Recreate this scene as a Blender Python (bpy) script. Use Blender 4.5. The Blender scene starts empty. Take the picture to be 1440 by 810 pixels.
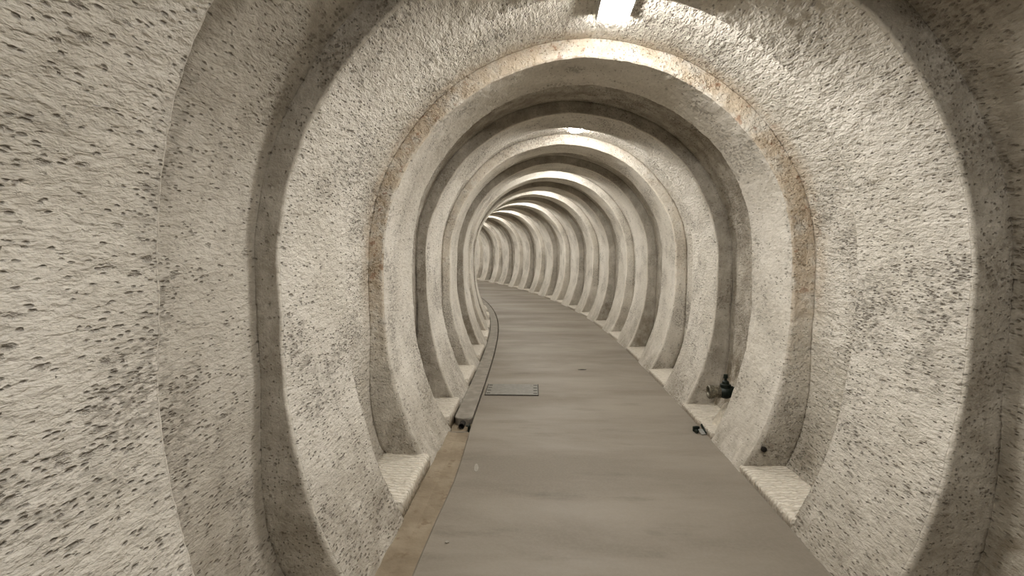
import bpy, math, random
from mathutils import Vector, Matrix, noise

random.seed(7)
scene = bpy.context.scene
COL = scene.collection
PI = math.pi

# ------------------------------------------------------------------ layout
R = 1.4                    # inner radius of the rib arches
PITCH = 1.4024             # spacing of the arches along the tunnel
D0 = 2.0694                # near face of the first full arch, ahead of the camera
GRADE = 0.0122
BASE = 1.02 * R            # floor is this far under the arch centre
TURN = [0.0089, 0.0106, 0.0095, 0.0171, 0.0289, 0.0365, 0.0389, 0.0384, 0.0361, 0.0336,
        0.0316, 0.0306, 0.0304, 0.0305, 0.0302, 0.0299] + [0.0298] * 20
K_LAST = 23                # last arch built round the bend
K_FIRST = -2               # two arches behind the camera

STEP = 0.02
S_MIN, S_MAX = -7.0, PITCH * 25
_path = []


def heading(s):
    if s <= 0:
        return 0.0
    k = int(s / PITCH)
    h = sum(TURN[:k])
    return h + TURN[min(k, len(TURN) - 1)] * (s / PITCH - k)


def _make_path():
    x, y, z = 0.0, D0, 0.0
    s = 0.0
    fwd = [(s, x, y, z, 0.0)]
    while s < S_MAX:
        h = heading(s + STEP / 2)
        x -= math.sin(h) * STEP
        y += math.cos(h) * STEP
        s += STEP
        z = GRADE * s
        fwd.append((s, x, y, z, heading(s)))
    back = []
    s = 0.0
    while s > S_MIN:
        s -= STEP
        back.append((s, 0.0, D0 + s, GRADE * s, 0.0))
    return back[::-1] + fwd


_path = _make_path()
_s0 = _path[0][0]


def W(s, x, h):
    """tunnel coordinates (distance along, offset to the right, height over the floor) to world"""
    f = (s - _s0) / STEP
    i = max(0, min(len(_path) - 2, int(f)))
    t = f - i
    a, b = _path[i], _path[i + 1]
    px = a[1] + (b[1] - a[1]) * t
    py = a[2] + (b[2] - a[2]) * t
    pz = a[3] + (b[3] - a[3]) * t
    th = a[4] + (b[4] - a[4]) * t
    return Vector((px + x * math.cos(th), py + x * math.sin(th), pz + h))


def th_at(s):
    return heading(s)


# ------------------------------------------------------------------ section of the tunnel
def smooth(t):
    t = max(0.0, min(1.0, t))
    return t * t * (3 - 2 * t)


def inner_xh(u):
    """u from 0 (left foot) to 1 (right foot); h measured from the arch centre"""
    Ls, La = 1.50, PI * 1.4
    tot = 2 * Ls + La
    d = u * tot
    if d < Ls or d > tot - Ls:
        t = d / Ls if d < Ls else (tot - d) / Ls
        h = -1.05 * R + t * 1.05 * R
        if h > -0.16 * R:
            x = R
        else:
            x = R * math.sqrt(max(0.0, 1 - ((h + 0.16 * R) / (1.38 * R)) ** 2))
        return (-x if d < Ls else x), h
    a = PI - (d - Ls) / La * PI
    return R * math.cos(a), R * math.sin(a)


def outer_xh(u):
    x, h = inner_xh(u)
    if h >= 0:
        e = 0.145 - 0.025 * smooth(h / R)
        if x < 0:
            e = 0.105 + 0.015 * smooth(h / R)
        return x * (R + e) / R, h * (R + e) / R
    if x < 0:
        e = 0.105 + 0.165 * smooth((-h - 0.25 * R) / (0.72 * R))
    else:
        e = 0.145 + 0.125 * smooth((-h - 0.25 * R) / (0.72 * R))
    return x + math.copysign(e, x), h


def wob(p, amp=1.0):
    q = Vector((p.x * 1.9, p.y * 1.9, p.z * 1.9))
    return amp * (0.011 * noise.noise(q) + 0.006 * noise.noise(q * 3.1 + Vector((5, 1, 9))))


def fine(p, level):
    v = 0.0
    if level >= 1:
        q = Vector((p.x * 22, p.y * 13, p.z * 22))
        v += 0.0035 * noise.noise(q)
    if level >= 2:
        q = Vector((p.x * 60, p.y * 30, p.z * 60))
        v += 0.0035 * noise.noise(q)
    return v


# ------------------------------------------------------------------ mesh helpers
def link(name, verts, faces, mat=None, parent=None, stain_shade=None, shade=True, origin=None):
    me = bpy.data.meshes.new(name)
    if origin is not None:
        inv = origin.inverted()
        verts = [inv @ Vector(v) for v in verts]
    me.from_pydata([tuple(v) for v in verts], [], faces)
    if shade:
        me.polygons.foreach_set('use_smooth', [True] * len(me.polygons))
    if stain_shade is not None:
        ca = me.color_attributes.new('stain_shade', 'FLOAT_COLOR', 'POINT')
        flat = []
        for c in stain_shade:
            flat.extend((c[0], c[1], c[2], c[3] if len(c) > 3 else 0.0))
        ca.data.foreach_set('color', flat)
    me.update()
    ob = bpy.data.objects.new(name, me)
    if origin is not None and parent is None:
        ob.matrix_world = origin
    COL.objects.link(ob)
    if mat:
        me.materials.append(mat)
    if parent is not None:
        ob.parent = parent
    return ob


def empty(name, M):
    o = bpy.data.objects.new(name, None)
    o.empty_display_size = 0.1
    o.matrix_world = M
    COL.objects.link(o)
    return o


def tag(o, label, cat, group=None):
    o['label'] = label
    o['category'] = cat
    if group:
        o['group'] = group
    return o


def struct(o):
    o['kind'] = 'structure'
    return o


def frame(s, x, h, extra=0.0):
    return Matrix.Translation(W(s, x, h)) @ Matrix.Rotation(th_at(s) + extra, 4, 'Z')


class MB:
    """collects simple shapes into one mesh (local coordinates)"""

    def __init__(self):
        self.v, self.f = [], []

    def add(self, verts, faces):
        n = len(self.v)
        self.v += [Vector(v) for v in verts]
        self.f += [tuple(i + n for i in f) for f in faces]

    def lathe(self, prof, M=Matrix.Identity(4), seg=24, caps=True):
        """prof: list of (radius, z) ; axis is local z"""
        vs, fs = [], []
        for r, z in prof:
            for j in range(seg):
                a = 2 * PI * j / seg
                vs.append(M @ Vector((r * math.cos(a), r * math.sin(a), z)))
        for i in range(len(prof) - 1):
            for j in range(seg):
                k = (j + 1) % seg
                fs.append((i * seg + j, i * seg + k, (i + 1) * seg + k, (i + 1) * seg + j))
        if caps:
            fs.append(tuple(range(seg))[::-1])
            fs.append(tuple((len(prof) - 1) * seg + j for j in range(seg)))
        self.add(vs, fs)

    def rbox(self, sx, sy, sz, M=Matrix.Identity(4), b=0.004):
        """box centred on the origin with chamfered edges"""
        vs = []
        hx, hy, hz = sx / 2, sy / 2, sz / 2
        rings = [(-hz, b), (-hz + b, 0), (hz - b, 0), (hz, b)]
        for z, i in rings:
            x, y = hx - i, hy - i
            c = b if i == 0 else b * 0.6
            for px, py in ((-x + c, -y), (x - c, -y), (x, -y + c), (x, y - c), (x - c, y), (-x + c, y), (-x, y - c), (-x, -y + c)):
                vs.append(M @ Vector((px, py, z)))
        fs = []
        for i in range(3):
            for j in range(8):
                k = (j + 1) % 8
                fs.append((i * 8 + j, i * 8 + k, i * 8 + 8 + k, i * 8 + 8 + j))
        fs.append(tuple(range(8))[::-1])
        fs.append(tuple(24 + j for j in range(8)))
        self.add(vs, fs)

    def build(self, name, mat, parent=None, M=None, shade=False):
        me = bpy.data.meshes.new(name)
        me.from_pydata([tuple(v) for v in self.v], [], self.f)
        if shade:
            me.polygons.foreach_set('use_smooth', [True] * len(me.polygons))
        me.materials.append(mat)
        me.update()
        ob = bpy.data.objects.new(name, me)
        if M is not None:
            ob.matrix_world = M
        COL.objects.link(ob)
        ob.parent = parent
        if shade:
            try:
                me.set_sharp_from_angle(angle=math.radians(38))
            except Exception:
                pass
        return ob


# ------------------------------------------------------------------ materials
def newmat(name):
    m = bpy.data.materials.new(name)
    m.use_nodes = True
    nt = m.node_tree
    nt.nodes.clear()
    out = nt.nodes.new('ShaderNodeOutputMaterial')
    bs = nt.nodes.new('ShaderNodeBsdfPrincipled')
    nt.links.new(bs.outputs[0], out.inputs[0])
    return m, nt, bs


class NG:
    def __init__(self, nt):
        self.nt = nt

    def n(self, t, **kw):
        o = self.nt.nodes.new(t)
        for k, v in kw.items():
            setattr(o, k, v)
        return o

    def l(self, a, b):
        self.nt.links.new(a, b)

    def pos(self, sx, sy, sz):
        g = self.n('ShaderNodeNewGeometry')
        m = self.n('ShaderNodeVectorMath', operation='MULTIPLY')
        self.l(g.outputs['Position'], m.inputs[0])
        m.inputs[1].default_value = (sx, sy, sz)
        return m.outputs[0]

    def noise(self, vec, scale, detail=3, rough=0.55, dist=0.0):
        o = self.n('ShaderNodeTexNoise')
        o.inputs['Scale'].default_value = scale
        o.inputs['Detail'].default_value = detail
        o.inputs['Roughness'].default_value = rough
        o.inputs['Distortion'].default_value = dist
        self.l(vec, o.inputs['Vector'])
        return o.outputs[0]

    def ramp(self, f, a, b, lo=0.0, hi=1.0, smooth=True):
        o = self.n('ShaderNodeMapRange')
        o.interpolation_type = 'SMOOTHSTEP' if smooth else 'LINEAR'
        self.l(f, o.inputs[0])
        for i, v in zip((1, 2, 3, 4), (a, b, lo, hi)):
            o.inputs[i].default_value = v
        return o.outputs[0]

    def math(self, op, a, b=None, clamp=False):
        o = self.n('ShaderNodeMath', operation=op)
        o.use_clamp = clamp
        for i, v in enumerate((a, b)):
            if v is None:
                continue
            if isinstance(v, (int, float)):
                o.inputs[i].default_value = v
            else:
                self.l(v, o.inputs[i])
        return o.outputs[0]

    def mix(self, f, a, b, mode='MIX'):
        o = self.n('ShaderNodeMix', data_type='RGBA', blend_type=mode)
        for i, v in ((0, f), (6, a), (7, b)):
            if isinstance(v, (int, float)):
                o.inputs[i].default_value = v
            elif isinstance(v, tuple):
                o.inputs[i].default_value = (*v, 1)
            else:
                self.l(v, o.inputs[i])
        return o.outputs[2]

    def bump(self, h, strength, dist, prev=None):
        o = self.n('ShaderNodeBump')
        o.inputs['Strength'].default_value = strength
        o.inputs['Distance'].default_value = dist
        self.l(h, o.inputs['Height'])
        if prev is not None:
            self.l(prev, o.inputs['Normal'])
        return o.outputs[0]


def shotcrete():
    m, nt, bs = newmat('sprayed_concrete')
    g = NG(nt)
    p = g.pos(1, 0.42, 1)           # the finish is drawn out along the tunnel
    piso = g.pos(1, 1, 1)
    att = g.n('ShaderNodeAttribute', attribute_name='stain_shade')
    sep = g.n('ShaderNodeSeparateColor')
    g.l(att.outputs['Color'], sep.inputs[0])
    rust, grime_shade, pit = sep.outputs[0], sep.outputs[1], sep.outputs[2]

    base = g.mix(g.ramp(g.noise(piso, 1.6, 4), 0.35, 0.65), (0.69, 0.655, 0.595), (0.58, 0.545, 0.482))
    fine_ = g.noise(p, 55, 3)
    base = g.mix(g.ramp(fine_, 0.3, 0.7, 0.0, 0.5), base, (0.80, 0.765, 0.69))
    salt = g.noise(p, 150, 2, 0.6)
    base = g.mix(g.math('MULTIPLY', g.ramp(salt, 0.52, 0.72), g.math('ADD', g.math('MULTIPLY', pit, 0.34), 0.12)), base, (0.33, 0.30, 0.25))
    # grey worn patches
    patch = g.noise(piso, 2.3, 3, 0.6)
    gm = g.math('MULTIPLY', g.ramp(patch, 0.46, 0.66), 0.62)
    base = g.mix(g.math('MULTIPLY', gm, g.ramp(fine_, 0.4, 0.62)), base, (0.22, 0.20, 0.17))
    # dark pits: scattered round-ish holes of different sizes
    def spots(scale, lo, hi, dens):
        vo = g.n('ShaderNodeTexVoronoi')
        vo.inputs['Scale'].default_value = scale
        g.l(p, vo.inputs['Vector'])
        sc = g.n('ShaderNodeSeparateColor')
        g.l(vo.outputs['Color'], sc.inputs[0])
        d = g.math('ADD', vo.outputs['Distance'], g.math('MULTIPLY', g.math('SUBTRACT', g.noise(p, 80, 3, 0.6), 0.5), 1.1))
        hole = g.ramp(d, lo, hi, 1.0, 0.0)
        keep = g.math('GREATER_THAN', dens, sc.outputs[0])
        return g.math('MULTIPLY', hole, keep)
    dens = g.ramp(patch, 0.36, 0.68, 0.10, 0.62)
    dens = g.math('MULTIPLY', dens, g.math('ADD', g.math('MULTIPLY', pit, 0.8), 0.15))
    pits = g.math('MAXIMUM', spots(40, 0.02, 0.50, g.math('MULTIPLY', dens, 0.5)), spots(95, 0.10, 0.55, dens))
    base = g.mix(g.math('MULTIPLY', pits, 0.6), base, (0.19, 0.17, 0.145))
    # grime
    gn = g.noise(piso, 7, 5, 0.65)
    gr = g.math('MULTIPLY', grime_shade, g.ramp(gn, 0.25, 0.72, 0.45, 1.25), clamp=True)
    base = g.mix(g.math('MULTIPLY', gr, 0.9), base, (0.185, 0.155, 0.11))  # real grime and painted shade share this one colour
    # vertical run marks near the foot
    sv = g.noise(g.pos(9, 9, 1.6), 2.2, 4, 0.6)
    base = g.mix(g.math('MULTIPLY', g.ramp(sv, 0.5, 0.66), g.math('MULTIPLY', grime_shade, 0.8, clamp=True)), base, (0.36, 0.33, 0.28))
    base = g.mix(g.math('MULTIPLY', att.outputs['Alpha'], 0.6), base, (0.74, 0.70, 0.62))  # pale worn arch edges, with their highlight line painted in
    # rust
    rn = g.noise(piso, 9, 4, 0.6)
    r1 = g.math('MULTIPLY', rust, g.ramp(rn, 0.3, 0.6), clamp=True)
    base = g.mix(g.math('MULTIPLY', r1, 0.62), base, (0.40, 0.26, 0.115))
    rs = g.math('MULTIPLY', rust, g.ramp(g.noise(piso, 16, 3, 0.6), 0.60, 0.70), clamp=True)
    base = g.mix(g.math('MULTIPLY', rs, 0.8), base, (0.22, 0.075, 0.022))
    g.l(base, bs.inputs['Base Color'])
    bs.inputs['Roughness'].default_value = 0.8
    bs.inputs['Specular IOR Level'].default_value = 0.25
    # relief
    rough = g.math('ADD', g.math('MULTIPLY', pit, 0.8), 0.2)
    h1 = g.noise(p, 44, 3, 0.6, 0.3)
    h2 = g.noise(p, 120, 3, 0.6)
    h0 = g.math('MULTIPLY', g.noise(p, 27, 2, 0.5), g.ramp(pit, 0.7, 1.0, 0.0, 0.9))
    hh = g.math('ADD', g.math('MULTIPLY', h1, 0.75), g.math('MULTIPLY', h2, 0.24))
    hh = g.math('ADD', hh, h0)
    hh = g.math('SUBTRACT', hh, g.math('MULTIPLY', pits, 0.4))
    hh = g.math('MULTIPLY', hh, rough)
    b = g.bump(hh, 1.0, 0.021)
    g.l(b, bs.inputs['Normal'])
    return m


def ledge_mat():
    m, nt, bs = newmat('tooled_pale_concrete')
    g = NG(nt)
    p = g.pos(1, 1, 1)
    tc = g.n('ShaderNodeTexCoord').outputs['Object']
    w = g.n('ShaderNodeTexWave', wave_type='BANDS', bands_direction='Y')
    w.inputs['Scale'].default_value = 9
    w.inputs['Distortion'].default_value = 6.0
    w.inputs['Detail'].default_value = 2.0
    w.inputs['Detail Scale'].default_value = 2.2
    g.l(tc, w.inputs['Vector'])
    n1 = g.noise(p, 30, 4)
    base = g.mix(g.ramp(w.outputs[1], 0.1, 0.9, 0, 0.7), (0.58, 0.53, 0.45), (0.74, 0.70, 0.62))
    base = g.mix(g.ramp(n1, 0.52, 0.72, 0, 0.5), base, (0.33, 0.29, 0.23))
    att = g.n('ShaderNodeAttribute', attribute_name='stain_shade')
    sep = g.n('ShaderNodeSeparateColor')
    g.l(att.outputs['Color'], sep.inputs[0])
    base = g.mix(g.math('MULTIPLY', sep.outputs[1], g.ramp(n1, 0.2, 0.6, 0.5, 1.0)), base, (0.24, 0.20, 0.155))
    g.l(base, bs.inputs['Base Color'])
    bs.inputs['Roughness'].default_value = 0.6
    bs.inputs['Specular IOR Level'].default_value = 0.45
    hh = g.math('ADD', w.outputs[1], g.math('MULTIPLY', n1, 0.7))
    g.l(g.bump(hh, 0.7, 0.012), bs.inputs['Normal'])
    return m


def floor_mat():
    m, nt, bs = newmat('trowelled_floor_concrete')
    g = NG(nt)
    p = g.pos(1, 1, 1)
    ps = g.pos(0.55, 1.8, 1)
    n1 = g.noise(ps, 0.9, 5, 0.6, 0.3)
    base = g.mix(g.ramp(n1, 0.32, 0.68), (0.208, 0.184, 0.151), (0.27, 0.242, 0.203))
    n2 = g.noise(g.pos(0.8, 3.0, 1), 1.7, 4, 0.6)
    base = g.mix(g.ramp(n2, 0.55, 0.75, 0, 0.5), base, (0.14, 0.124, 0.10))
    n3 = g.noise(p, 60, 2)
    base = g.mix(g.ramp(n3, 0.35, 0.7, 0, 0.16), base, (0.31, 0.285, 0.245))
    n4 = g.noise(p, 3.0, 3)
    base = g.mix(g.ramp(n4, 0.6, 0.8, 0, 0.3), base, (0.29, 0.27, 0.23))
    g.l(base, bs.inputs['Base Color'])
    r = g.ramp(n1, 0.3, 0.7, 0.62, 0.48)
    g.l(r, bs.inputs['Roughness'])
    bs.inputs['Specular IOR Level'].default_value = 0.28
    g.l(g.bump(g.noise(p, 90, 3), 0.25, 0.004), bs.inputs['Normal'])
    return m


def gutter_mat():
    m, nt, bs = newmat('brown_stained_gutter')
    g = NG(nt)
    p = g.pos(1, 1, 1)
    n1 = g.noise(p, 4.5, 5, 0.6, 0.2)
    base = g.mix(g.ramp(n1, 0.3, 0.7), (0.21, 0.168, 0.115), (0.31, 0.26, 0.19))
    n2 = g.noise(p, 14, 4)
    base = g.mix(g.ramp(n2, 0.56, 0.7, 0, 0.6), base, (0.16, 0.11, 0.065))
    g.l(base, bs.inputs['Base Color'])
    bs.inputs['Roughness'].default_value = 0.7
    g.l(g.bump(g.noise(p, 40, 3), 0.4, 0.006), bs.inputs['Normal'])
    return m


def plain(name, col, rough=0.6, metal=0.0, var=0.25, scale=40, bump=0.1):
    m, nt, bs = newmat(name)
    g = NG(nt)
    p = g.pos(1, 1, 1)
    n1 = g.noise(p, scale, 4)
    dk = tuple(c * (1 - var) for c in col)
    base = g.mix(g.ramp(n1, 0.35, 0.65), dk, col)
    g.l(base, bs.inputs['Base Color'])
    bs.inputs['Roughness'].default_value = rough
    bs.inputs['Metallic'].default_value = metal
    if bump:
        g.l(g.bump(n1, bump, 0.004), bs.inputs['Normal'])
    return m


def lens_mat(strength):
    m, nt, bs = newmat('glowing_diffuser')
    g = NG(nt)
    bs.inputs['Base Color'].default_value = (0.9, 0.9, 0.88, 1)
    bs.inputs['Emission Color'].default_value = (1.0, 0.975, 0.935, 1)
    bs.inputs['Emission Strength'].default_value = strength
    bs.inputs['Roughness'].default_value = 0.4
    return m


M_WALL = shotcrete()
M_LEDGE = ledge_mat()
M_FLOOR = floor_mat()
M_GUT = gutter_mat()
M_COVER = plain('grey_cover_concrete', (0.285, 0.26, 0.22), 0.7, 0, 0.25, 9, 0.3)
M_HOUS = plain('grey_light_housing', (0.50, 0.50, 0.49), 0.4, 0.3, 0.1, 20, 0)
M_LENS = lens_mat(165.0)
M_IRON = plain('dark_green_iron', (0.018, 0.028, 0.020), 0.45, 0.2, 0.5, 60, 0.4)
M_BRASS = plain('dull_grey_brass', (0.26, 0.24, 0.19), 0.4, 0.7, 0.5, 70, 0.3)
M_PLATE = plain('grey_plate_steel', (0.215, 0.205, 0.178), 0.5, 0.1, 0.2, 25, 0.2)
M_SLOT = plain('dark_slot', (0.035, 0.03, 0.024), 0.9, 0, 0.4, 30, 0)
M_PALE = plain('pale_steel', (0.55, 0.55, 0.52), 0.35, 0.6, 0.2, 50, 0)
M_CHIP = plain('pale_paint', (0.34, 0.315, 0.27), 0.7, 0, 0.2, 80, 0)
M_MORTAR = plain('pale_mortar', (0.60, 0.55, 0.46), 0.85, 0, 0.2, 40, 0.8)


# ------------------------------------------------------------------ stain fields
def grime_at(k_space, h, p, recess):
    """grime base, dirt only; h above floor"""
    g = 0.0
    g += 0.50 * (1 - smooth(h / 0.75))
    n = noise.noise(p * 1.3 + Vector((3, 3, 3)))
    g += 0.10 * max(0, n)
    return g


def dark_bay(s):
    """bays without a lamp get shade painted in"""
    k = math.floor(s / PITCH) + 1        # arch index whose near face starts this module
    return k % 2 == 0


# ------------------------------------------------------------------ widths of each arch
def rib_width(k, u):
    x, h = inner_xh(u)
    top = max(0.0, h / R) ** 1.5
    if k == 2:
        side, tp = (0.84 if x < 0 else 0.62), 0.57
    elif k in (0, 1):
        side, tp = 0.74, 0.57
    elif k == 3:
        side, tp = 0.74, 0.55
    elif k % 2 == 0:
        side, tp = 0.62, 0.56
    else:
        side, tp = 0.74, 0.68
    return side + (tp - side) * top


def make_rib(k):
    s0 = (k - 1) * PITCH
    near = -1 <= k <= 2
    if k in (0, 1, 2):
        nu, ns, lvl = 460, 50, 2
    elif k in (3, 4):
        nu, ns, lvl = 300, 26, 1
    elif k <= 8:
        nu, ns, lvl = 190, 14, 1
    else:
        nu, ns, lvl = 130, 8, 0
    if k < 0:
        nu, ns, lvl = 160, 14, 0
    nf = 9 if k <= 2 else 5
    # closed cross-section loop : (t along width 0..1, depth 0..1)
    rc = 0.018
    prof = []
    for i in range(nf):
        prof.append((0.0, 1.06 - (1.06 - 0.12) * i / (nf - 1), 'front'))
    for a in ((0.25, 0.035), (1.0, 0.0)):
        prof.append((a[0] * rc, a[1], 'edge'))
    for i in range(1, ns):
        prof.append((i / ns, 0.0, 'soffit'))
    for a in ((-1.0, 0.0), (-0.25, 0.035)):
        prof.append((1.0 + a[0] * rc, a[1], 'edge'))
    for i in range(nf):
        prof.append((1.0, 0.12 + (1.06 - 0.12) * i / (nf - 1), 'back'))
    vs, st = [], []
    m = len(prof)
    for j in range(nu + 1):
        u = j / nu
        ix, ih = inner_xh(u)
        ox, oh = outer_xh(u)
        w = rib_width(k, u)
        ow = 0.01 * noise.noise(Vector((ix * 1.7, ih * 1.7, k * 3.3)))
        ow2 = 0.028 * noise.noise(Vector((ix * 1.3, ih * 1.3, k * 5.1 + 9)))
        dx, dh = ox - ix, oh - ih
        L = math.hypot(dx, dh)
        nx, nh = dx / L, dh / L
        for t, d, part in prof:
            s = s0 + ow + t * (w + ow2)
            bx, bh = ix + dx * d, ih + dh * d
            p = W(s, bx, bh + BASE)
            e = wob(p)
            if lvl and part != 'front' and part != 'back':
                e += fine(p, lvl)
            bx += nx * e
            bh += nh * e
            if lvl and part in ('front', 'back'):
                s += fine(p, lvl) * 1.6 * (1 - abs(2 * d - 1) * 0.3)
            vs.append(W(s, bx, bh + BASE))
            hf = bh + BASE
            # ---- stains, painted shade and edge highlight
            r = 0.0
            g = grime_at(k, hf, p, False)
            pit = 0.75
            lampside = (part == 'front' and k % 2 == 0) or (part == 'back' and k % 2 == 1)
            if part in ('front', 'edge') and t < 0.5 and k % 2 == 0:
                hi = smooth((hf - 0.5) / 1.0)
                if k == 2:
                    r = (0.62 if d > 0.03 else 0.25) * hi
                    g += 0.12
                else:
                    r = 0.25 * hi if k < 6 else 0.06
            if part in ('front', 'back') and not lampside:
                g = min(g, 0.25) + (0.30 + 0.28 * smooth(hf / 1.2) if k <= 3 else 0.5)  # shade painted on the faces turned away from the lamps
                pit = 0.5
            if part == 'soffit' and k % 2 == 0 and k > 0:
                pit = 0.42 if bx < 0 else 0.3
                if bh > 0.5:
                    pit *= 0.6
            if part == 'soffit' and k % 2 == 0 and t > 0.0:
                g -= 0.02
            if k >= 5:
                pit *= 0.6
            if k >= 9:
                g *= 0.6
            if part == 'edge':
                pit *= 0.45
                g -= 0.05
            if part == 'soffit' and bh > 0.85 and k <= 3:
                g += 0.10  # shade under the crown painted in on the nearer arches
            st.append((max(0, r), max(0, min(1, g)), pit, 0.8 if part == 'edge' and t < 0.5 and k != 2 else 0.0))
    fs = []
    for j in range(nu):
        for i in range(m):
            i2 = (i + 1) % m
            fs.append((j * m + i, j * m + i2, (j + 1) * m + i2, (j + 1) * m + i))
    fs.append(tuple(range(m))[::-1])
    fs.append(tuple(nu * m + i for i in range(m)))
    O = frame(s0, 0, 0)
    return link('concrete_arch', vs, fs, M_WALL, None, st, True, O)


# ------------------------------------------------------------------ shell between the arches
def make_shell():
    nu = 150
    cuts = {'wall_left': (0.0, 0.36), 'ceiling': (0.36, 0.64), 'wall_right': (0.64, 1.0)}
    # stations along the tunnel
    S = []
    s = (K_FIRST - 1) * PITCH
    while s < PITCH * (K_LAST):
        S.append(s)
        s += 0.028 if -2.0 < s < 1.5 else (0.04 if s < 5 else 0.1)
    for name, (a, b) in cuts.items():
        n = int(nu * (b - a) * 1.7)
        vs, st = [], []
        for s in S:
            km = math.floor(s / PITCH) + 1
            dark = km % 2 == 0
            for j in range(n + 1):
                u = a + (b - a) * j / n
                x, h = outer_xh(u)
                p = W(s, x, h + BASE)
                e = wob(p) + (fine(p, 1) if s < 5 else 0)
                q = abs(math.hypot(x, h)) or 1
                if h >= 0:
                    x2, h2 = x + x / q * e, h + h / q * e
                else:
                    x2, h2 = x + math.copysign(e, x), h
                vs.append(W(s, x2, h2 + BASE))
                g = grime_at(0, h + BASE, p, True) + (0.56 if dark else 0.03)  # lampless bays: shade painted in on top of the dirt
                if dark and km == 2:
                    g += 0.06 + 0.1 * smooth(h / 1.2)  # extra painted shade here, deepest towards the crown
                if km == 0 and x < 0:
                    g -= 0.36 * (1 - smooth((h + 0.1) / 1.5))  # painted shade eased low on the left side
                r = 0.0
                if km == 1:
                    f = (s - 0.0) / PITCH
                    r = 0.45 * smooth((f - 0.86) / 0.12) * smooth((h + 0.7) / 0.8)
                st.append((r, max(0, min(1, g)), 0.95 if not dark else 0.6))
        fs = []
        w = n + 1
        for i in range(len(S) - 1):
            for j in range(n):
                fs.append((i * w + j, (i + 1) * w + j, (i + 1) * w + j + 1, i * w + j + 1))
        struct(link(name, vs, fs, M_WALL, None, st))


# ------------------------------------------------------------------ labels for the arches
ORD = ['', 'first', 'second', 'third', 'fourth', 'fifth', 'sixth', 'seventh', 'eighth', 'ninth', 'tenth', 'eleventh',
       'twelfth', 'thirteenth', 'fourteenth', 'fifteenth', 'sixteenth', 'seventeenth', 'eighteenth', 'nineteenth',
       'twentieth', 'twenty-first', 'twenty-second', 'twenty-third', 'twenty-fourth']
ARCH_LABEL = {
    0: 'speckled concrete arch cut off by the left edge of the photo, nearest of all',
    1: 'largest complete rough concrete arch, framing the whole tunnel just before the nearest lamp',
    2: 'smooth concrete arch with a rust-stained front edge, just behind the nearest lamp',
    3: 'rough concrete arch just past the dark valve, before the second lit lamp',
    4: 'smooth concrete arch just behind the small second lit lamp',
}

make_shell()
for k in range(K_FIRST, K_LAST + 1):
    o = make_rib(k)
    if k < 0:
        struct(o)
        o.name = 'trim_%d' % (k + 3)
        continue
    if k in ARCH_LABEL:
        lab = ARCH_LABEL[k]
    elif k >= 18:
        lab = 'pale far concrete arch mostly hidden round the left bend of the tunnel'
    else:
        lab = 'pale concrete arch, %s one counted from the large arch framing the tunnel' % ORD[k]
    tag(o, lab, 'arch', 'concrete arches along the tunnel')


# ------------------------------------------------------------------ floor slab, gutter, cover strip
def edge_left(s):
    pts = [(-9, -0.91), (0.3, -0.90), (1.2, -0.872), (2.4, -0.902), (4.0, -0.91), (6, -0.92), (60, -0.92)]
    for (a, xa), (b, xb) in zip(pts, pts[1:]):
        if a <= s <= b:
            return xa + (xb - xa) * (s - a) / (b - a)
    return -0.92


SLAB0, SLAB1 = (K_FIRST - 1) * PITCH, PITCH * K_LAST


def sweep(name, prof_fn, s0, s1, ds, mat, shade=False, closed=False, caps=True, parent=None, M=None):
    n = max(2, int(round((s1 - s0) / ds)))
    vs, fs = [], []
    m = None
    for i in range(n + 1):
        s = s0 + (s1 - s0) * i / n
        pr = prof_fn(s)
        m = len(pr)
        for x, h in pr:
            vs.append(W(s, x, h))
    for i in range(n):
        for j in range(m if closed else m - 1):
            k = (j + 1) % m
            fs.append((i * m + j, i * m + k, (i + 1) * m + k, (i + 1) * m + j))
    if closed and caps:
        fs.append(tuple(range(m))[::-1])
        fs.append(tuple(n * m + j for j in range(m)))
    return link(name, vs, fs, mat, parent, None, shade, M)


def slab_prof(s):
    e = edge_left(s) + 0.004 * noise.noise(Vector((s * 2.2, 0, 0)))
    pr = [(e, -0.30), (e, -0.008), (e + 0.010, 0.0)]
    for i in range(1, 9):
        pr.append((e + 0.01 + (1.30 - e) * i / 9, 0.0))
    pr += [(1.13, 0.0), (1.13, -0.30)]
    pr = [q for q in pr if q[0] <= 1.131]
    return pr


struct(sweep('floor', slab_prof, SLAB0, SLAB1, 0.1, M_FLOOR, closed=True))

COVER0 = 2.40


def gut_prof(s):
    e = edge_left(s) - 0.002
    z = -0.022
    if 2.13 < s < COVER0 + 0.25:
        z = -0.055
    return [(-1.40, -0.30), (-1.40, z), (-1.12, z + 0.006), ((e - 1.1) / 2, z - 0.006), (e, z), (e, -0.30)]


g1 = sweep('drain_channel', gut_prof, SLAB0, 2.13, 0.08, M_GUT, closed=True, M=frame(0, -0.95, 0))
tag(g1, 'shallow brown-stained gutter channel along the left edge of the walkway', 'gutter')
g2 = sweep('trim_4', lambda s: [(-1.40, -0.30), (-1.40, -0.062), (edge_left(s) - 0.002, -0.062), (edge_left(s) - 0.002, -0.30)],
           2.13, SLAB1, 0.1, M_GUT, closed=True)
struct(g2)


def cover_prof_x(s):
    e = edge_left(s) - 0.012
    l = -1.082
    d = s - COVER0
    rr = 0.085
    if d < rr:
        c = rr - math.sqrt(max(0, rr * rr - (rr - d) ** 2))
        return l + c, e - c * 0.8
    return l, e


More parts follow.
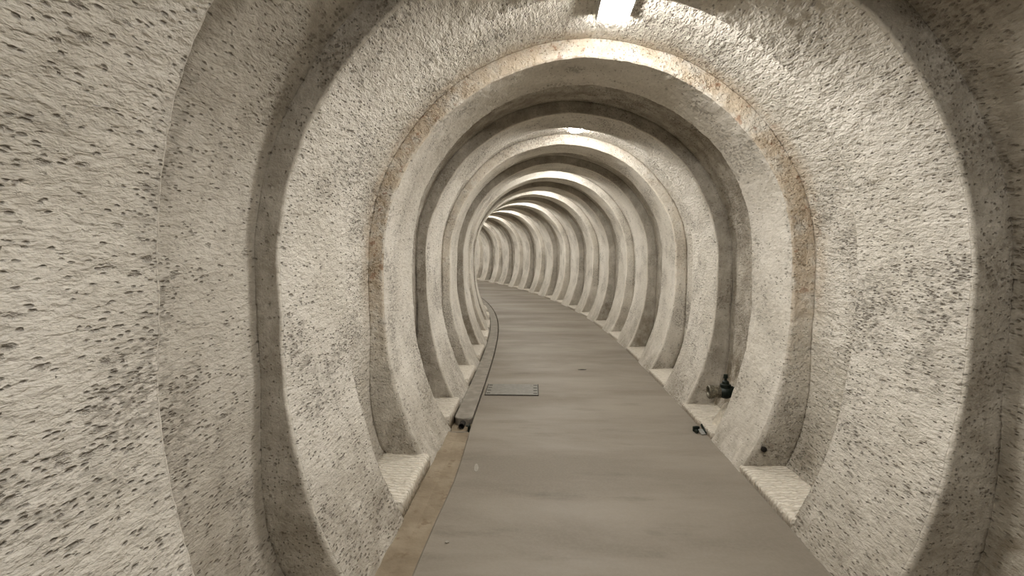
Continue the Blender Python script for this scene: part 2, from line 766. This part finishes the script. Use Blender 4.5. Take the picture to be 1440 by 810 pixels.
def make_cover():
    ss = []
    s = COVER0
    while s < COVER0 + 0.09:
        ss.append(s)
        s += 0.008
    while s < PITCH * 20:
        ss.append(s)
        s += 0.07
    vs, fs = [], []
    for s in ss:
        l, e = cover_prof_x(s)
        z = 0.004 + 0.004 * noise.noise(Vector((s, 4, 4)))
        for x, h in ((l, -0.058), (l, z - 0.006), (l + 0.008, z), (e - 0.01, z), (e, z - 0.010), (e, -0.058)):
            vs.append(W(s, x, h))
    m = 6
    for i in range(len(ss) - 1):
        for j in range(m):
            k = (j + 1) % m
            fs.append((i * m + j, i * m + k, (i + 1) * m + k, (i + 1) * m + j))
    fs.append(tuple(range(m))[::-1])
    fs.append(tuple((len(ss) - 1) * m + j for j in range(m)))
    o = link('gutter_cover', vs, fs, M_COVER, None, None, False, frame(COVER0, -1.0, 0))
    return tag(o, 'grey concrete strip with rounded end covering the left gutter from mid distance on', 'gutter cover')


make_cover()

# outlet pit at the end of the cover strip: short pipe and metal clip
root = empty('drain_outlet', frame(2.27, -0.995, -0.064))
tag(root, 'dark open drain outlet with pipe stub at the rounded end of the gutter cover', 'drain')
mb = MB()
Mx = Matrix.Translation((0.0, 0.10, 0.028)) @ Matrix.Rotation(PI / 2, 4, 'X')
mb.lathe([(0.026, -0.06), (0.026, 0.06), (0.020, 0.06), (0.020, 0.0)], Mx, 20, caps=False)
mb.build('pipe', M_SLOT, root, shade=True)
mb = MB()
mb.rbox(0.17, 0.012, 0.04, Matrix.Translation((0, -0.135, 0.022)), 0.003)
mb.build('sill', M_COVER, root)
mb = MB()
mb.rbox(0.012, 0.10, 0.055, Matrix.Translation((0.075, 0.0, 0.030)), 0.003)
mb.rbox(0.026, 0.030, 0.010, Matrix.Translation((0.066, -0.03, 0.058)), 0.003)
mb.build('clip', M_IRON, root)


# ------------------------------------------------------------------ ledges in the bays
def make_ledge(k, side):
    s0 = (k - 1) * PITCH
    w0 = rib_width(k, 0.02 if side < 0 else 0.98)
    a, b = s0 + w0 - 0.03, s0 + PITCH + 0.03
    ns = 40 if k <= 2 else (16 if k <= 6 else 6)
    H = 0.085 if side < 0 else 0.055
    vs, st = [], []
    xin, xout = 1.088, 1.42
    if side > 0:
        xin = 1.098
    m = 0
    for i in range(ns + 1):
        t = i / ns
        s = a + (b - a) * t
        pr = []
        hh = H - 0.012 * t
        rr = 0.004 * noise.noise(Vector((s * 14, side * 3, 1.0))) + 0.004 * noise.noise(Vector((s * 45, side * 3, 1.0)))
        pr.append((xin + rr, -0.06))
        pr.append((xin + rr, hh * 0.5))
        pr.append((xin + 0.004 + rr, hh - 0.012))
        pr.append((xin + 0.018 + rr, hh))
        nx = 10
        for j in range(1, nx + 1):
            x = xin + 0.018 + (xout - xin - 0.018) * j / nx
            z = hh + 0.006 * noise.noise(Vector((s * 16, x * 16, 7.0))) + 0.012 * j / nx
            pr.append((x, z))
        pr.append((xout, -0.06))
        m = len(pr)
        for j, (x, h) in enumerate(pr):
            vs.append(W(s, side * x, h))
            st.append((0, 0.75 * (1 - smooth(h / 0.06)) + (0.15 if k % 2 == 0 else 0), 0))  # dirt at the bottom; lampless bays also get painted shade
    fs = []
    for i in range(ns):
        for j in range(m):
            q = (j + 1) % m
            f = (i * m + j, i * m + q, (i + 1) * m + q, (i + 1) * m + j)
            fs.append(f if side < 0 else f[::-1])
    c0, c1 = tuple(range(m))[::-1], tuple(ns * m + j for j in range(m))
    fs += [c0, c1] if side < 0 else [c0[::-1], c1[::-1]]
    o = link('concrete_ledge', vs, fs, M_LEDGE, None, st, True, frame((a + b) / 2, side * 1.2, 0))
    return o


for k in range(K_FIRST, 20):
    for side in (-1, 1):
        if side < 0 and k > 8:
            continue
        o = make_ledge(k, side)
        sd = 'left' if side < 0 else 'right'
        if k < 0:
            struct(o)
            o.name = 'baseboard_%s' % sd
            continue
        if k == 0:
            lab = 'pale low concrete ledge at the foot of the %s wall, before the large framing arch' % sd
        elif k == 1:
            lab = ('bright tooled concrete ledge beside the brown gutter, left of the walkway' if side < 0 else
                   'long pale concrete ledge nearest the camera on the right of the walkway')
        elif k == 2:
            lab = ('pale tooled ledge at left beside the rounded end of the gutter cover' if side < 0 else
                   'pale concrete ledge at right directly under the dark valve')
        else:
            lab = 'small pale ledge between arches, %s wall, %s one from the camera' % (sd, ORD[k])
        tag(o, lab, 'ledge', 'pale ledges at the wall foot between the arches')


# ------------------------------------------------------------------ lamps
def make_lamp():
    root = empty('ceiling_light', Matrix.Identity(4))
    # local frame: y along the tunnel, z up, origin on the ceiling contact
    mb = MB()
    mb.rbox(0.196, 0.42, 0.042, Matrix.Translation((0, 0, -0.029)), 0.006)
    mb.build('housing', M_HOUS, root)
    for sy in (-0.12, 0.12):
        mb = MB()
        mb.rbox(0.10, 0.08, 0.03, Matrix.Translation((0, sy, 0.004)), 0.004)
        mb.build('mounting_bracket', M_HOUS, root)
    # diffuser: shallow rounded tray
    vs, fs = [], []
    prof = [(0.080, 0.0), (0.080, -0.018), (0.076, -0.030), (0.064, -0.038), (0.0, -0.041)]
    ring = []
    nseg = 40
    for dx, z in prof:
        hx = dx * 0.93
        hy = 0.20 - (0.080 - dx) if dx > 0 else 0.0
        r = min(0.03, hx) if dx > 0 else 0
        row = []
        for q in range(nseg):
            a = 2 * PI * (q + 0.5) / nseg
            cx, cy = math.cos(a), math.sin(a)
            x = math.copysign(hx - r, cx) + r * cx if hx else 0
            y = math.copysign(hy - r, cy) + r * cy if hy else math.copysign(0.15, cy)
            row.append(len(vs))
            vs.append((x, y, -0.049 + z))
        ring.append(row)
    for a, b in zip(ring, ring[1:]):
        for q in range(nseg):
            w = (q + 1) % nseg
            fs.append((a[w], a[q], b[q], b[w]))
    mb = MB()
    mb.add(vs, fs)
    mb.build('diffuser', M_LENS, root, shade=True)
    for sx in (-1, 1):
        mb = MB()
        mb.rbox(0.010, 0.42, 0.026, Matrix.Translation((sx * 0.092, 0, -0.060)), 0.003)
        mb.build('side_rail', M_HOUS, root)
    return root


LAMP_X = 0.128
proto = make_lamp()
LAMP_LABEL = {
    1: 'bright rectangular ceiling lamp at the top edge of the photo, nearest one',
    3: 'small bright lamp seen as a glowing oval under the second rough arch',
}
first = True
for k in range(K_FIRST + 1, K_LAST, 2):
    s = (k - 1) * PITCH + 0.825
    if first:
        o, first = proto, False
    else:
        o = proto.copy()
        COL.objects.link(o)
        for ch in proto.children:
            c = ch.copy()
            COL.objects.link(c)
            c.parent = o
    o.matrix_world = frame(s, LAMP_X, BASE + 1.541)
    lab = LAMP_LABEL.get(k)
    if k < 0:
        lab = 'lit ceiling lamp above the camera, out of the picture'
    elif lab is None:
        lab = 'lit ceiling lamp hidden behind far arches, known by its bright glow on the vault'
    tag(o, lab, 'ceiling light', 'rectangular lamps in every other bay of the vault')

# ------------------------------------------------------------------ inspection cover in the floor
cs = 5.45 - D0
MC = frame(cs, 0.0, 0.0)


def floor_pt(s, x):
    return W(s, x, 0)


PX = -0.585
root = empty('inspection_cover', frame(cs, PX, 0.001))
tag(root, 'rectangular flush cover plate with slotted ends set in the walkway floor', 'floor hatch')
mb = MB()
mb.rbox(0.575, 0.455, 0.006, Matrix.Translation((0, 0, 0.001)), 0.001)
mb.build('frame', M_SLOT, root)
mb = MB()
mb.rbox(0.560, 0.440, 0.006, Matrix.Translation((0, 0, 0.003)), 0.001)
mb.build('plate', M_PLATE, root)
for sx in (-1, 1):
    for q in range(4):
        mb = MB()
        mb.rbox(0.040, 0.012, 0.003, Matrix.Translation((sx * 0.252, -0.165 + q * 0.11, 0.0068)), 0.0005)
        mb.build('slot', M_SLOT, root)

# ------------------------------------------------------------------ valve on the right wall
vs_ = 4.24 - D0
root = empty('pipe_valve', frame(vs_, 1.375, 0.345, 0.0))
tag(root, 'dark green iron pipe valve with upright stem on the lower right wall', 'valve')
# pipe runs from the wall (local +x) towards the walkway (local -x)
AX = Matrix.Rotation(-PI / 2, 4, 'Y')      # local z of lathe -> -x


def latheX(x0, prof, seg=24):
    b = MB()
    b.lathe(prof, Matrix.Translation((x0, 0, 0)) @ AX, seg)
    return b


b = latheX(0.12, [(0.030, 0.0), (0.030, 0.16)])
b.build('inlet_pipe', M_IRON, root, shade=True)
b = latheX(-0.005, [(0.030, 0), (0.048, 0.004), (0.050, 0.022), (0.040, 0.028), (0.040, 0.038), (0.050, 0.042), (0.050, 0.058), (0.034, 0.064)], 8)
b.build('wall_nut', M_IRON, root, shade=True)
b = latheX(-0.06, [(0.034, 0), (0.046, 0.010), (0.054, 0.030), (0.056, 0.050), (0.052, 0.072), (0.044, 0.090), (0.040, 0.10)])
b.build('body', M_IRON, root, shade=True)
b = MB()
b.lathe([(0.040, 0.02), (0.044, 0.055), (0.044, 0.066), (0.030, 0.072), (0.026, 0.092), (0.018, 0.098)],
        Matrix.Translation((-0.110, 0, 0)), 20)
bo = b.build('bonnet', M_IRON, root, shade=True)
b = MB()
b.lathe([(0.013, 0.09), (0.013, 0.118), (0.020, 0.120), (0.018, 0.150), (0.014, 0.152)], Matrix.Translation((-0.110, 0, 0)), 8)
b.build('stem', M_IRON, root)
b = latheX(-0.155, [(0.040, 0), (0.052, 0.003), (0.054, 0.020), (0.046, 0.026), (0.046, 0.050), (0.056, 0.056), (0.058, 0.090), (0.052, 0.098), (0.040, 0.098), (0.036, 0.080), (0.0, 0.080)], 24)
c = b.build('coupling', M_BRASS, root, shade=True)
c['label'] = 'dull grey-brass hose coupling'

# pale mortar lump under the valve
def lump(name, M, sx, sy, sz, mat, seed):
    vs, fs = [], []
    nu, nv = 18, 10
    for i in range(nv + 1):
        t = i / nv
        z = sz * t
        r = (1 - t) ** 0.45 * (1 - 0.15 * t) if t < 1 else 0.0
        for j in range(nu):
            a = 2 * PI * j / nu
            q = 1 + 0.16 * noise.noise(Vector((math.cos(a) * 1.7 + seed, math.sin(a) * 1.7, t * 2)))
            vs.append((sx * r * q * math.cos(a) + 0.4 * sx * t, sy * r * q * math.sin(a), z))
    for i in range(nv):
        for j in range(nu):
            k = (j + 1) % nu
            fs.append((i * nu + j, i * nu + k, (i + 1) * nu + k, (i + 1) * nu + j))
    fs.append(tuple(range(nu))[::-1])
    b = MB()
    b.add(vs, fs)
    return b.build(name, mat, None, M, shade=True)


o = lump('mortar_lump', frame(vs_ + 0.05, 1.27, 0.045), 0.085, 0.08, 0.20, M_MORTAR, 2.0)
tag(o, 'pale lump of mortar on the ledge underneath the dark valve', 'mortar')

# small broken bracket at the foot of that ledge
root = empty('steel_bracket', frame(4.22 - D0, 1.065, 0.0, 0.15) @ Matrix.Scale(0.8, 4))
tag(root, 'small dark steel bracket with pale plate on the floor edge below the valve', 'bracket')
b = MB()
b.rbox(0.070, 0.030, 0.055, Matrix.Translation((-0.035, 0.04, 0.030)), 0.006)
b.rbox(0.030, 0.050, 0.030, Matrix.Translation((-0.050, 0.0, 0.018)), 0.005)
b.rbox(0.012, 0.12, 0.030, Matrix.Translation((0.022, -0.01, 0.045)) @ Matrix.Rotation(0.5, 4, 'X'), 0.003)
b.build('clamp', M_IRON, root)
b = MB()
b.rbox(0.050, 0.085, 0.008, Matrix.Translation((-0.006, -0.035, 0.022)) @ Matrix.Rotation(0.35, 4, 'X'), 0.002)
b.build('plate', M_PALE, root)

# black plug in the lower right wall of the first lamp bay
Mp = frame(PITCH - 0.015, 1.24, 0.175)
b = MB()
b.lathe([(0.010, -0.02), (0.019, 0.0), (0.019, 0.012), (0.012, 0.016)], Matrix.Rotation(PI / 2, 4, 'X'), 14)
o = b.build('pipe_plug', M_SLOT, None, Mp, shade=True)
tag(o, 'tiny black plug in the wall just above the nearest right ledge', 'plug')

# paint smear, chips on the floor
def smear(name, s, x, w, l, mat, label, cat, rot=0.0, thick=0.002):
    vs = []
    n = 14
    for j in range(n):
        a = 2 * PI * j / n
        q = 1 + 0.3 * noise.noise(Vector((math.cos(a) * 2 + s, math.sin(a) * 2, x)))
        vs.append((w / 2 * q * math.cos(a), l / 2 * q * math.sin(a), thick))
    for j in range(n):
        vs.append((vs[j][0] * 1.03, vs[j][1] * 1.03, 0.0))
    fs = [tuple(range(n))] + [(j, n + j, n + (j + 1) % n, (j + 1) % n) for j in range(n)]
    b = MB()
    b.add(vs, fs)
    o = b.build(name, mat, None, frame(s, x, 0.0003, rot))
    return tag(o, label, cat)


smear('paint_spot', 3.45 - D0, -0.745, 0.032, 0.13, M_CHIP, 'pale paint smear on the walkway floor near the gutter', 'paint mark', 0.1)
smear('stone_chip', 2.53 - D0, -0.78, 0.018, 0.02, M_CHIP, 'tiny pale chip on the floor in the lower left of the walkway', 'chip', 0, 0.006)
smear('grit_mark', 6.40 - D0, 0.28, 0.11, 0.05, M_SLOT, 'small thin dark scratch on the walkway beyond the floor hatch', 'scratch', 0.1, 0.001)

# ------------------------------------------------------------------ world
wd = bpy.data.worlds.new('tunnel_dark')
scene.world = wd
wd.use_nodes = True
bg = wd.node_tree.nodes['Background']
bg.inputs[0].default_value = (0.20, 0.17, 0.13, 1)
bg.inputs[1].default_value = 0.3

# ------------------------------------------------------------------ camera
cam = bpy.data.cameras.new('camera')
cam.sensor_width = 36
cam.lens = 704.12 * 36 / 1440
cam.clip_start = 0.02
cam.clip_end = 200
co = bpy.data.objects.new('camera', cam)
COL.objects.link(co)
co.location = (-0.2678, 0, 0.094 + BASE)
co.rotation_mode = 'XYZ'
co.rotation_euler = (PI / 2 - 0.065, 0.0014, 0.0658)
scene.camera = co

scene.view_settings.view_transform = 'Standard'
scene.view_settings.look = 'Medium High Contrast'
scene.view_settings.exposure = 0.12
scene.view_settings.gamma = 1.0
try:
    scene.cycles.max_bounces = 8
    scene.cycles.diffuse_bounces = 6
    scene.cycles.sample_clamp_indirect = 6
    scene.cycles.use_denoising = True
except Exception:
    pass
